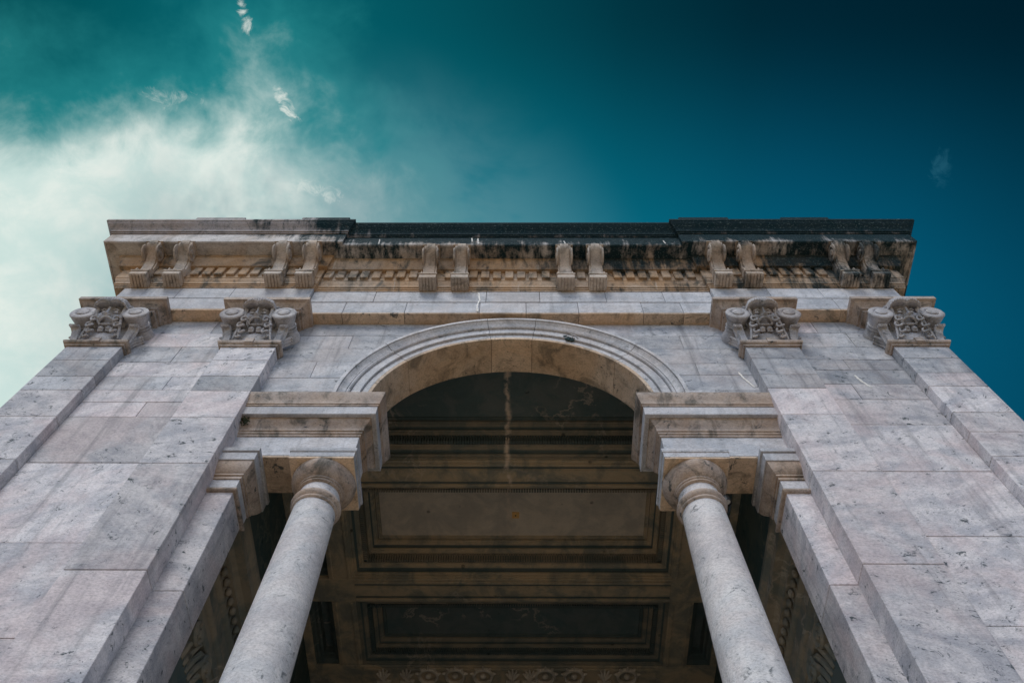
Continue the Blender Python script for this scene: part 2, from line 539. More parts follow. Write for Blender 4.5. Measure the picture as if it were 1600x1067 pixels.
def bm_tube(bm, pts, rad, seg=8):
    """tube along points, rad number or list; closed ends"""
    pts = [Vector(p) for p in pts]
    rings = []
    for i, p in enumerate(pts):
        t_ = (pts[min(i + 1, len(pts) - 1)] - pts[max(i - 1, 0)]).normalized()
        a = t_.cross(Vector((0.13, 0.31, 0.94)))
        if a.length < 1e-3:
            a = t_.cross(Vector((1, 0, 0)))
        a.normalize()
        b = t_.cross(a)
        r_ = rad[i] if isinstance(rad, (list, tuple)) else rad
        rings.append([bm.verts.new(p + (a * math.cos(2 * PI * k / seg) + b * math.sin(2 * PI * k / seg)) * r_) for k in range(seg)])
    for i in range(len(rings) - 1):
        for k in range(seg):
            bm.faces.new((rings[i][k], rings[i][(k + 1) % seg], rings[i + 1][(k + 1) % seg], rings[i + 1][k]))
    bm.faces.new(rings[0])
    bm.faces.new(rings[-1])


def bm_ball(bm, c, r_, rot=None, seg=14):
    mt = Matrix.Translation(c)
    if rot is not None:
        mt = mt @ rot
    mt = mt @ Matrix.Diagonal((*r_, 1))
    bmesh.ops.create_uvsphere(bm, u_segments=seg, v_segments=max(6, seg // 2 + 2), radius=1.0, matrix=mt)


def voxel(bm, size):
    """fuse overlapping shapes into one carved surface"""
    me = bpy.data.meshes.new('tmp')
    bmesh.ops.recalc_face_normals(bm, faces=bm.faces)
    bm.to_mesh(me)
    bm.free()
    ob = bpy.data.objects.new('tmp', me)
    COL.objects.link(ob)
    md = ob.modifiers.new('r', 'REMESH')
    md.mode = 'VOXEL'
    md.voxel_size = size
    md2 = ob.modifiers.new('s', 'SMOOTH')
    md2.iterations = 1
    md2.factor = 0.5
    dg = bpy.context.evaluated_depsgraph_get()
    res = bpy.data.meshes.new_from_object(ob.evaluated_get(dg))
    bpy.data.objects.remove(ob)
    bpy.data.meshes.remove(me)
    res.shade_smooth()
    return res


def curve(p0, p1, p2, p3, n):
    out = []
    for i in range(n + 1):
        t_ = i / n
        a = [(1 - t_) ** 3, 3 * t_ * (1 - t_) ** 2, 3 * t_ * t_ * (1 - t_), t_ ** 3]
        out.append(tuple(sum(w_ * q[k] for w_, q in zip(a, (p0, p1, p2, p3))) for k in range(len(p0))))
    return out


# ------------------------------------------------------------------ setting
gr = make('ground', [(-1500, -1500, 0), (1500, -1500, 0), (1500, 1500, 0), (-1500, 1500, 0)], [(0, 1, 2, 3)], PAVING)
gr['kind'] = 'structure'

root = bpy.data.objects.new('stone_monument', None)
COL.objects.link(root)
root['label'] = 'grey marble monument seen from below, arched opening between two columns under a bracketed cornice'
root['category'] = 'monument'



X0 = 0.05                                    # middle of the arch
G = 0.0036                                   # half a joint


def seam(z):
    return z + random.uniform(-0.02, 0.02)


# podium under everything (below the picture)
box('podium', -9.2, 9.2, -0.95, 11.0, 0.0, 5.0, PALE, root)

box('bounce_floor', -4.28, 4.34, -0.9, 8.9, 5.002, 5.03, BOUNCE_FLOOR, root)  # unseen pale slab, added to bounce light up to the ceiling

# masonry core: piers, side walls, back wall, roof mass
core = box('wall', -7.06, -3.80, 0.19, 0.94, 5.0, 14.90, MORTAR, root)
core_r = box('wall', 3.86, 7.0, 0.19, 0.94, 5.0, 14.90, MORTAR, root)
box('interior_wall', -7.05, -4.30, 0.945, 8.9, 5.0, 15.86, SHADE_WALL, root)
box('interior_wall', 4.36, 7.0, 0.945, 8.9, 5.0, 15.86, SHADE_WALL, root)
back = box('interior_wall', -7.04, 6.99, 8.905, 9.4, 5.0, 15.86, SHADE_WALL, root)
box('roof', -7.0, 6.95, 0.92, 9.4, 15.87, 17.60, MORTAR, root)
box('roof', -7.0, 6.95, 0.15, 0.918, 15.95, 17.60, MORTAR, root)

# ------------------------------------------------------------------ pilasters of single stones
JO = {'lo': [5.0, 6.6, 8.45, 9.55, 10.42, 11.46, 12.20, 12.61, 13.14, 13.60],
      'ro': [5.0, 6.5, 8.6, 9.6, 10.52, 11.10, 11.60, 12.34, 12.75, 13.23, 13.62],
      'li': [5.0, 6.4, 8.39, 10.34, 11.45, 12.18, 12.62, 13.13, 13.58],
      'ri': [5.0, 6.6, 8.51, 10.20, 11.54, 12.28, 12.69, 13.21, 13.60]}
PIL = {'lo': (-7.10, -6.20, 0.16), 'li': (-4.60, -3.72, 0.30), 'ri': (3.79, 4.65, 0.30), 'ro': (6.16, 7.02, 0.16)}
for key, (xa, xb, yb) in PIL.items():
    par = box('pilaster', xa + 0.02, xb - 0.02, 0.02, 0.9, 5.0, 13.62, MORTAR, root)
    zs = JO[key]
    for a, b in zip(zs[:-1], zs[1:]):
        dy = random.uniform(-0.002, 0.002)
        box('marble_block', xa, xb, 0.0 + dy, 0.5, a + G, b - G, DARK_MARBLE if a > 12.1 and random.random() < 0.6 else MARBLE, par, 0.005)


def ashlar(par, xa, xb, yf, zs, splits, mat, depth=0.3):
    for i, (a, b) in enumerate(zip(zs[:-1], zs[1:])):
        xs = [xa] + [xa + (xb - xa) * s for s in splits[i % len(splits)]] + [xb]
        for u, v in zip(xs[:-1], xs[1:]):
            dy = random.uniform(-0.003, 0.003)
            box('marble_block', u + G, v - G, yf + dy, yf + depth, a + G, b - G, DARK_MARBLE if a > 12.4 and random.random() < 0.75 else mat, par, 0.004)


ashlar(core, -6.20, -4.60, 0.16, [5.0, 6.3, 7.6, 9.01, 10.58, 11.71, 12.12, 12.48, 12.90, 13.37, 13.91, 14.42, 14.91],
       [[], [], [], [], [], [.6], [], [.65], [], [.52], [], [.7]], MARBLE)
ashlar(core_r, 4.65, 6.16, 0.16, [5.0, 6.4, 7.8, 9.16, 10.42, 11.53, 12.22, 12.68, 13.13, 13.48, 13.93, 14.47, 14.91],
       [[], [], [], [], [], [], [.35], [], [.45], [], [.7], [.4]], MARBLE)

# ------------------------------------------------------------------ spandrel wall round the arch
ZC, R_IN, R_OUT = 12.25, 2.11, 2.62
sp_par = box('spandrel_wall', -3.74, 3.80, 0.60, 0.88, 14.62, 14.915, MORTAR, root)
RB = 2.36
for s in (-1, 1):
    xe = -3.73 if s < 0 else 3.80
    zs = [12.12, 12.55, 12.97, 13.51, 13.97, 14.46, 14.915] if s < 0 else [12.12, 12.60, 13.07, 13.46, 13.98, 14.46, 14.915]
    for i, (a, b) in enumerate(zip(zs[:-1], zs[1:])):
        a_, b_ = a + G, b - G

        def edge(z):
            q = RB * RB - (z - ZC) ** 2
            return X0 + s * (math.sqrt(q) if q > 0 else 0.0)
        zz = [a_ + (b_ - a_) * k / 6 for k in range(7)]
        inner = [(edge(z), z) for z in zz]
        outer = xe
        lim = inner[0][0]
        cut = []
        span = abs(lim - xe)
        if span > 0.9:
            nb = 1 if i % 2 else (2 if span < 2.2 else 3)
            cut = [xe - s * span * (k + random.uniform(-.18, .18)) / nb for k in range(1, nb)]
        edges = [xe] + cut
        for k, x_out in enumerate(edges):
            dy = random.uniform(-0.003, 0.003)
            if k + 1 < len(edges):
                x_in = edges[k + 1]
                lo_, hi_ = min(x_out, x_in) + G, max(x_out, x_in) - G
                # keep clear of the arch ring
                top_in = inner[0][0]
                if (s < 0 and hi_ > top_in) or (s > 0 and lo_ < top_in):
                    continue
                box('marble_block', lo_, hi_, 0.22 + dy, 0.86, a_, b_, DARK_MARBLE, sp_par, 0.004)
            else:
                poly = [(x_out - s * G, a_)] + inner + [(x_out - s * G, b_)]
                prism('marble_block', poly, 0.22 + dy, 0.86, DARK_MARBLE, sp_par)

# ------------------------------------------------------------------ arch of five voussoirs
arch = prism('arch', [(X0 + 2.30 * math.cos(PI * k / 40), ZC + 2.30 * math.sin(PI * k / 40)) for k in range(41)] +
             [(X0 + 2.20 * math.cos(PI * k / 40), ZC + 2.20 * math.sin(PI * k / 40)) for k in range(40, -1, -1)],
             0.30, 0.84, MORTAR, root)
AP = [(2.165, 0.862), (2.165, 0.236), (2.17, 0.230), (2.258, 0.228), (2.260, 0.250), (2.268, 0.250), (2.270, 0.190), (2.396, 0.186), (2.398, 0.212), (2.408, 0.212),
      (2.410, 0.152), (2.425, 0.140), (2.445, 0.146), (2.449, 0.166), (2.459, 0.166), (2.463, 0.148), (2.49, 0.140), (2.52, 0.118), (2.545, 0.088), (2.549, 0.105), (2.557, 0.105),
      (2.560, 0.072), (2.612, 0.070), (R_OUT, 0.078), (R_OUT, 0.50), (2.40, 0.862)]
angs = [-4, 38, 80.6, 99.4, 142, 184]
for j, (a0, a1) in enumerate(zip(angs[:-1], angs[1:])):
    n = max(4, int((a1 - a0) / 2.2))
    gap = 0.10
    vv, ff = [], []
    m_ = len(AP)
    jit = random.uniform(-0.004, 0.004)
    for k in range(n + 1):
        th = R(a0 + gap + (a1 - a0 - 2 * gap) * k / n)
        for r_, y in AP:
            vv.append((X0 + r_ * math.cos(th), y + jit, ZC + r_ * math.sin(th)))
    for k in range(n):
        for i in range(m_):
            i2 = (i + 1) % m_
            ff.append((k * m_ + i, k * m_ + i2, (k + 1) * m_ + i2, (k + 1) * m_ + i))
    ff.append(tuple(range(m_)))
    ff.append(tuple(range(n * m_, (n + 1) * m_)))
    make('voussoir', vv, ff, SOFFIT, arch, 25)
    # added underside slab, brown shade and patina in its colour
    vv, ff = [], []
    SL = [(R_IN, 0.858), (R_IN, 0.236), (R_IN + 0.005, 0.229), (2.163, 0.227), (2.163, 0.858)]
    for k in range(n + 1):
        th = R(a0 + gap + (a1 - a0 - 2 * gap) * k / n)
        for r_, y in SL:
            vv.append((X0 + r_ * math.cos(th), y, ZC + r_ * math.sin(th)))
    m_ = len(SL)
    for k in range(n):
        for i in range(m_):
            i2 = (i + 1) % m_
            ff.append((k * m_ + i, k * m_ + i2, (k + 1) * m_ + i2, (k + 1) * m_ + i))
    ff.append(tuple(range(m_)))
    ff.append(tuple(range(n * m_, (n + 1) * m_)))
    make('soffit_tint_slab', vv, ff, UNDERSIDE_BROWN, arch, 25)

# broken dark hole in the ring
bm = bmesh.new()
th = R(64.2)
for k in range(26):
    rr = 2.33 + random.uniform(-0.10, 0.09)
    tt = th + random.uniform(-0.055, 0.055) * (1.0 if rr > 2.30 else 0.55)
    s_ = random.uniform(0.012, 0.032)
    bm_ball(bm, (X0 + rr * math.cos(tt), 0.195 + random.uniform(-0.01, 0.015), ZC + rr * math.sin(tt)), (s_ * 1.3, s_ * 0.8, s_), seg=6)
o = from_bm('broken_patch', bm, BLACKISH, arch)
o['label'] = 'dark broken hole in the pale archivolt right of the crown'
bm = bmesh.new()
for k in range(9):
    rr = 2.33 + random.uniform(-0.09, 0.07)
    tt = th + random.uniform(-0.05, 0.05)
    s_ = random.uniform(0.008, 0.016)
    bm_ball(bm, (X0 + rr * math.cos(tt), 0.172, ZC + rr * math.sin(tt)), (s_ * 1.8, s_, s_), seg=6)
from_bm('stone_chips', bm, PALE, arch)['kind'] = 'stuff'

# ------------------------------------------------------------------ antae, columns, imposts
IMP_LOW = [(-0.20, 11.385), (0.0, 11.385), (0.018, 11.39), (0.018, 11.43), (0.034, 11.435), (0.034, 11.475), (0.05, 11.48), (0.05, 11.52),
           (0.052, 11.56), (0.075, 11.60), (0.105, 11.64), (0.118, 11.672), (0.125, 11.69), (0.125, 11.705), (-0.20, 11.705)]
IMP_CORONA = [(-0.20, 11.70), (0.12, 11.70), (0.165, 11.698), (0.168, 11.688), (0.186, 11.688), (0.192, 11.695), (0.192, 11.888), (-0.20, 11.888)]
IMP_CROWN = [(-0.20, 11.89), (0.205, 11.89), (0.205, 11.925), (0.218, 11.93), (0.218, 11.965), (0.222, 11.99), (0.235, 12.03), (0.252, 12.08), (0.262, 12.12),
             (0.264, 12.15), (0.264, 12.185), (-0.20, 12.185)]
ANTA_LOW = [(-0.10, 10.12), (0.03, 10.12), (0.045, 10.135), (0.045, 10.165), (0.03, 10.18), (0.018, 10.185), (-0.10, 10.19)]
ANTA_NECK = [(-0.10, 10.191), (0.012, 10.191), (0.012, 10.372), (-0.10, 10.372)]
ANTA_ECH = [(-0.10, 10.373), (0.03, 10.373), (0.03, 10.41), (0.022, 10.415), (0.022, 10.43), (0.045, 10.432), (0.045, 10.465), (0.06, 10.475), (0.09, 10.53), (0.115, 10.60),
            (0.12, 10.645), (-0.10, 10.645)]
ANTA_AB = [(-0.10, 10.648), (0.135, 10.648), (0.135, 10.80), (0.128, 10.805), (0.128, 10.82), (0.155, 10.825), (0.155, 10.898), (-0.10, 10.898)]


def tx(s, x):
    """left side as measured; right side mirrored about the arch's middle"""
    return x if s < 0 else 2 * X0 - x


cols = []
for s in (-1, 1):
    # anta: single stones, its own capital
    par = prism('anta', [(tx(s, -3.80), 5.0), (tx(s, -3.41), 5.0), (tx(s, -3.41), 10.9), (tx(s, -3.80), 10.9)], 0.31, 0.83, MORTAR, root)
    zj = [5.0, 6.6, 8.39, 10.15] if s < 0 else [5.0, 6.7, 8.51, 10.15]
    for a, b in zip(zj[:-1], zj[1:]):
        xa, xb = sorted((tx(s, -3.78), tx(s, -3.39)))
        box('marble_block', xa, xb, 0.285 + random.uniform(-.002, .002), 0.857, a + G, b - G, MARBLE, par, 0.006)
    for nm, pr, mt_ in (('neck_moulding', ANTA_LOW, TAN), ('neck', ANTA_NECK, PALE), ('anta_echinus', ANTA_ECH, TAN), ('anta_abacus', ANTA_AB, PALE)):
        sweep(nm, pr, [(tx(s, -3.74), 0.285, 0, -1), (tx(s, -3.39), 0.285, -s, -1), (tx(s, -3.39), 0.857, -s, 1), (tx(s, -3.74), 0.857, 0, 1)], mt_, par, smooth=30)
    # entablature block carried by anta and column
    xa, xb = sorted((tx(s, -3.735), tx(s, -2.03)))
    imp = box('impost_frieze', xa, xb, 0.285, 0.872, 10.942, 11.40, PALE, root, 0.006)
    box('soffit_tint_slab', xa + 0.002, xb - 0.002, 0.288, 0.870, 10.90, 10.94, UNDERSIDE_BROWN, imp, 0.005)
    for nm, pr, mt_ in (('lower_moulding', IMP_LOW, TAN), ('impost_corona', IMP_CORONA, PALE), ('impost_crown', IMP_CROWN, TAN)):
        sweep(nm, pr, [(tx(s, -3.735), 0.285, 0, -1), (tx(s, -2.03), 0.285, -s, -1), (tx(s, -2.03), 0.872, -s, 1), (tx(s, -3.735), 0.872, 0, 1)], mt_, imp, smooth=30)
    # column
    cx, cy = (-2.40, 0.578) if s < 0 else (2.485, 0.578)
    prof = [(0.36, 5.35)] + [(0.352 - 0.084 * ((k / 14) ** 1.25), 5.45 + (10.06 - 5.45) * k / 14) for k in range(15)] + \
           [(0.262, 10.12), (0.262, 10.42)]
    shaft = lathe('column', prof, 64, SHAFT, root, c=(cx, cy, 0), smooth=30)
    cols.append(shaft)
    ring = [(0.20, 10.06), (0.272, 10.06), (0.292, 10.075), (0.296, 10.09), (0.292, 10.105), (0.280, 10.112), (0.30, 10.13), (0.318, 10.155),
            (0.322, 10.175), (0.316, 10.20), (0.298, 10.222), (0.27, 10.232), (0.20, 10.232)]
    lathe('astragal', ring, 64, TAN, shaft, c=(cx, cy, 0), smooth=40)
    ech = [(0.20, 10.395), (0.275, 10.395), (0.296, 10.41), (0.296, 10.43), (0.284, 10.436), (0.306, 10.45), (0.306, 10.475), (0.30, 10.48),
           (0.335, 10.50), (0.372, 10.54), (0.402, 10.59), (0.420, 10.645), (0.424, 10.684), (0.418, 10.70), (0.20, 10.70)]
    lathe('echinus', ech, 64, TAN, shaft, c=(cx, cy, 0), smooth=40)
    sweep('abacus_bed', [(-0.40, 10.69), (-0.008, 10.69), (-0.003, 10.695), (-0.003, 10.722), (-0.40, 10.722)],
          [(cx - 0.425, cy - 0.425, -1, -1), (cx + 0.425, cy - 0.425, 1, -1), (cx + 0.425, cy + 0.425, 1, 1), (cx - 0.425, cy + 0.425, -1, 1)], UNDERSIDE_BROWN, shaft, closed=True)
    AB = [(-0.25, 10.725), (0.0, 10.725), (0.0, 10.825), (0.012, 10.83), (0.018, 10.86), (0.018, 10.895), (-0.25, 10.895)]
    h_ = 0.425
    sweep('abacus', AB, [(cx - h_, cy - h_, -1, -1), (cx + h_, cy - h_, 1, -1), (cx + h_, cy + h_, 1, 1), (cx - h_, cy + h_, -1, 1)], PALE, shaft, closed=True)
    bx = [(0.40, 5.0), (0.46, 5.0), (0.46, 5.14), (0.48, 5.16), (0.50, 5.2), (0.48, 5.25), (0.42, 5.27), (0.42, 5.3), (0.45, 5.33), (0.42, 5.37), (0.36, 5.38), (0.30, 5.38)]
    lathe('base', bx, 48, SHAFT, shaft, c=(cx, cy, 0), smooth=40)

# ------------------------------------------------------------------ architrave of long stones in two bands
XL, XR = -7.10, 7.04
XS, XT = -3.60, 3.68
arc = box('architrave', XL + 0.05, XR - 0.05, 0.06, 0.9, 14.94, 15.86, MORTAR, root)
lower = [XS, -2.92, -1.83, -0.52, 0.30, 1.22, 2.35, 3.05, XT]
upper = [XS, -2.45, -0.42, 0.55, 1.75, 2.80, XT]
for xs, z0, z1, yf in ((lower, 14.92, 15.40, 0.012), (upper, 15.40, 15.87, 0.0)):
    for a, b in zip(xs[:-1], xs[1:]):
        dy = random.uniform(-0.002, 0.002)
        box('marble_block', a + G, b - G, yf + dy, 0.52, z0 + G + (0.042 if z0 < 15 else 0), z1 - G, PALE, arc, 0.004)
        if z0 < 15:
            box('soffit_tint_slab', a + G, b - G, yf + dy + 0.002, 0.30, z0 + G, z0 + G + 0.04, UNDERSIDE_BROWN, arc, 0.004)
for (a, b) in ((XL, XS), (XT, XR)):
    cuts = [a, a + (b - a) * 0.27, a + (b - a) * 0.62, b]
    for z0, z1, yf, o_ in ((14.92, 15.42, -0.062, 0.0), (15.42, 15.87, -0.07, 0.12)):
        cc = [cuts[0], cuts[1] + o_, cuts[2] - o_, cuts[3]]
        for u, v in zip(cc[:-1], cc[1:]):
            box('marble_block', u + G, v - G, yf + random.uniform(-.002, .002), 0.52, z0 + G + (0.042 if z0 < 15 else 0), z1 - G, PALE, arc, 0.004)
            if z0 < 15:
                box('soffit_tint_slab', u + G, v - G, yf + 0.004, 0.30, z0 + G, z0 + G + 0.04, UNDERSIDE_BROWN, arc, 0.004)

# ------------------------------------------------------------------ cornice
KS = 0.7
CL, CR = XL - 0.19, XR + 0.21
NODES = [(CL, 9.4, -1, 0), (CL, -0.07, -1, -1), (XS, -0.07, KS, -1), (XS, 0.0, KS, -1), (XT, 0.0, -KS, -1), (XT, -0.07, -KS, -1), (CR, -0.07, 1, -1), (CR, 9.4, 1, 0)]
BED = [(-0.12, 15.872), (0.012, 15.872), (0.012, 15.92), (0.03, 15.925), (0.03, 15.975), (0.05, 15.98), (0.05, 16.04), (0.055, 16.06), (0.075, 16.10),
       (0.085, 16.14), (0.085, 16.165), (0.095, 16.17), (0.095, 16.555), (0.175, 16.56), (0.175, 16.59), (0.18, 16.60), (0.20, 16.66), (0.225, 16.72), (0.245, 16.78),
       (0.255, 16.82), (0.268, 16.825), (0.268, 16.905), (-0.12, 16.905)]
CORON = [(-0.12, 16.895), (0.26, 16.895), (0.275, 16.90), (0.50, 16.90), (0.505, 16.885), (0.53, 16.885), (0.548, 16.90), (0.55, 16.91), (0.55, 17.30), (-0.12, 17.30)]
CYMA = [(-0.12, 17.302), (0.552, 17.302), (0.575, 17.306), (0.575, 17.345), (0.60, 17.35), (0.60, 17.375), (0.605, 17.39), (0.62, 17.43), (0.655, 17.475),
        (0.695, 17.515), (0.72, 17.55), (0.732, 17.58), (0.745, 17.585), (0.745, 17.66), (-0.12, 17.66)]
corn = sweep('cornice', CORON, NODES, CORONA, root)
bed = sweep('bed_moulding', BED, NODES, CORNICE, corn, smooth=30)
sweep('crown_moulding', CYMA, NODES, CROWN, corn, smooth=30)
# blocks along the top
for a, b in ((-6.31, -5.32), (-4.18, -3.22), (3.37, 4.36), (5.41, 6.36)):
    box('coping_block', a, b, -0.80, 0.6, 17.662, 17.82, CROWN, corn, 0.01)
for a, b in ((-3.05 + .2, 2.95),):
    box('coping_course', -7.7, 7.62, -0.55, 0.8, 17.64, 17.70, CROWN, corn, 0.01)

# brackets
pairs = [-1.51, -0.92, 1.04, 1.63]
ends = [-6.83, -6.22, -4.35, -3.78, 3.93, 4.49, 6.26, 6.80]
BR = [(x, 0.0) for x in pairs] + [(x, -0.07) for x in ends]

# dentils
den = None
xs = [-3.42 + 0.2275 * k for k in range(31)]


def near_bracket(x, y):
    return any(abs(x - bx) < 0.20 for bx, by in BR if by == y)


spots = [(x, 0.0) for x in xs if -3.42 <= x <= 3.45 and not near_bracket(x, 0.0)]
for a, b in ((-6.95, -3.62), (3.70, 6.92)):
    n = int((b - a) / 0.2275)
    spots += [(a + 0.11 + 0.2275 * k, -0.07) for k in range(n) if not near_bracket(a + 0.11 + 0.2275 * k, -0.07)]
for x, y in spots:
    if den is None:
        den = box('dentil', -0.078, 0.078, -0.150, -0.05, 16.22, 16.548, CORNICE, corn, 0.010)
        den.location = (x, y, 0)
    else:
        q = bpy.data.objects.new('dentil', den.data)
        COL.objects.link(q)
        q.parent = corn
        q.location = (x + random.uniform(-.008, .008), y + random.uniform(-.004, .012), random.uniform(-.006, .006))


def bracket_parts():
    parts = []
    # moulded block, reeded underneath
    bm = bmesh.new()
    bm_box(bm, -0.160, 0.160, -0.285, 0.02, 15.885, 16.02)
    bmesh.ops.bevel(bm, geom=bm.edges[:], offset=0.008, segments=1, affect='EDGES')
    bm_box(bm, -0.172, 0.172, -0.300, 0.02, 16.022, 16.055)
    for k in range(5):
        x = -0.118 + 0.059 * k
        bm_box(bm, x - 0.021, x + 0.021, -0.27, -0.02, 15.868, 15.887)
    parts.append(('bracket', bm, None))
    # S shaped body
    outer = curve((-0.16, 16.05), (-0.22, 16.20), (-0.16, 16.42), (-0.30, 16.60), 10) + curve((-0.30, 16.60), (-0.42, 16.74), (-0.56, 16.72), (-0.545, 16.895), 8)[1:]
    poly = outer + [(-0.02, 16.895), (-0.02, 16.05)]
    n = len(poly)
    bm = bmesh.new()
    a = [bm.verts.new((-0.125, y, z)) for y, z in poly]
    b = [bm.verts.new((0.125, y, z)) for y, z in poly]
    bm.faces.new(a)
    bm.faces.new(b)
    for i in range(n):
        bm.faces.new((a[i], a[(i + 1) % n], b[(i + 1) % n], b[i]))
    parts.append(('scroll', bm, 35))
    # raised band down the front
    band = [(y - 0.028, z) for y, z in outer]
    bm = bmesh.new()
    pl = band + [(y + 0.02, z) for y, z in reversed(outer)]
    wd = [0.075 + 0.018 * math.sin(PI * i / (len(outer) - 1)) for i in range(len(outer))]
    wl = wd + list(reversed(wd))
    a = [bm.verts.new((-w_, y, z)) for w_, (y, z) in zip(wl, pl)]
    b = [bm.verts.new((w_, y, z)) for w_, (y, z) in zip(wl, pl)]
    m_ = len(outer)
    for i in range(2 * m_):
        j = (i + 1) % (2 * m_)
        bm.faces.new((a[i], a[j], b[j], b[i]))
    for i in range(m_ - 1):
        bm.faces.new((a[i], a[i + 1], a[2 * m_ - 2 - i], a[2 * m_ - 1 - i]))
        bm.faces.new((b[i], b[i + 1], b[2 * m_ - 2 - i], b[2 * m_ - 1 - i]))
    parts.append(('front_band', bm, 35))
    # side volutes
    for sx in (-1, 1):
        bm = bmesh.new()
        x0 = 0.120 * sx
        bm_lathe(bm, [(0.01, 0.0), (0.165, 0.0), (0.175, sx * 0.012), (0.165, sx * 0.03), (0.12, sx * 0.034), (0.11, sx * 0.016), (0.075, sx * 0.016),
                      (0.065, sx * 0.04), (0.02, sx * 0.045)], 22, 'X', (x0, -0.385, 16.68))
        parts.append(('volute', bm, 35))
        bm = bmesh.new()
        bm_lathe(bm, [(0.01, 0.0), (0.085, 0.0), (0.09, sx * 0.012), (0.08, sx * 0.026), (0.05, sx * 0.02), (0.02, sx * 0.03)], 16, 'X', (x0, -0.185, 16.19))
        parts.append(('lower_volute', bm, 35))
    # top slab
    bm = bmesh.new()
    bm_box(bm, -0.165, 0.165, -0.56, 0.0, 16.868, 16.893)
    parts.append(('cap_slab', bm, None))
    return parts


proto = None
for i, (x, y) in enumerate(BR):
    if proto is None:
        proto = []
        main = None
        for nm, bm, sm in bracket_parts():
            ob = from_bm(nm, bm, BRACKET, main if main else root, sm)
            if main is None:
                main = ob
                ob.location = (x, y, 0)
            proto.append(ob)
    else:
        main = None
        for ob in proto:
            q = bpy.data.objects.new(ob.name.split('.')[0], ob.data)
            COL.objects.link(q)
            if main is None:
                q.parent = root
                q.location = (x, y, 0)
                main = q
            else:
                q.parent = main

# ------------------------------------------------------------------ pilaster capitals with masks
ZB = 13.60


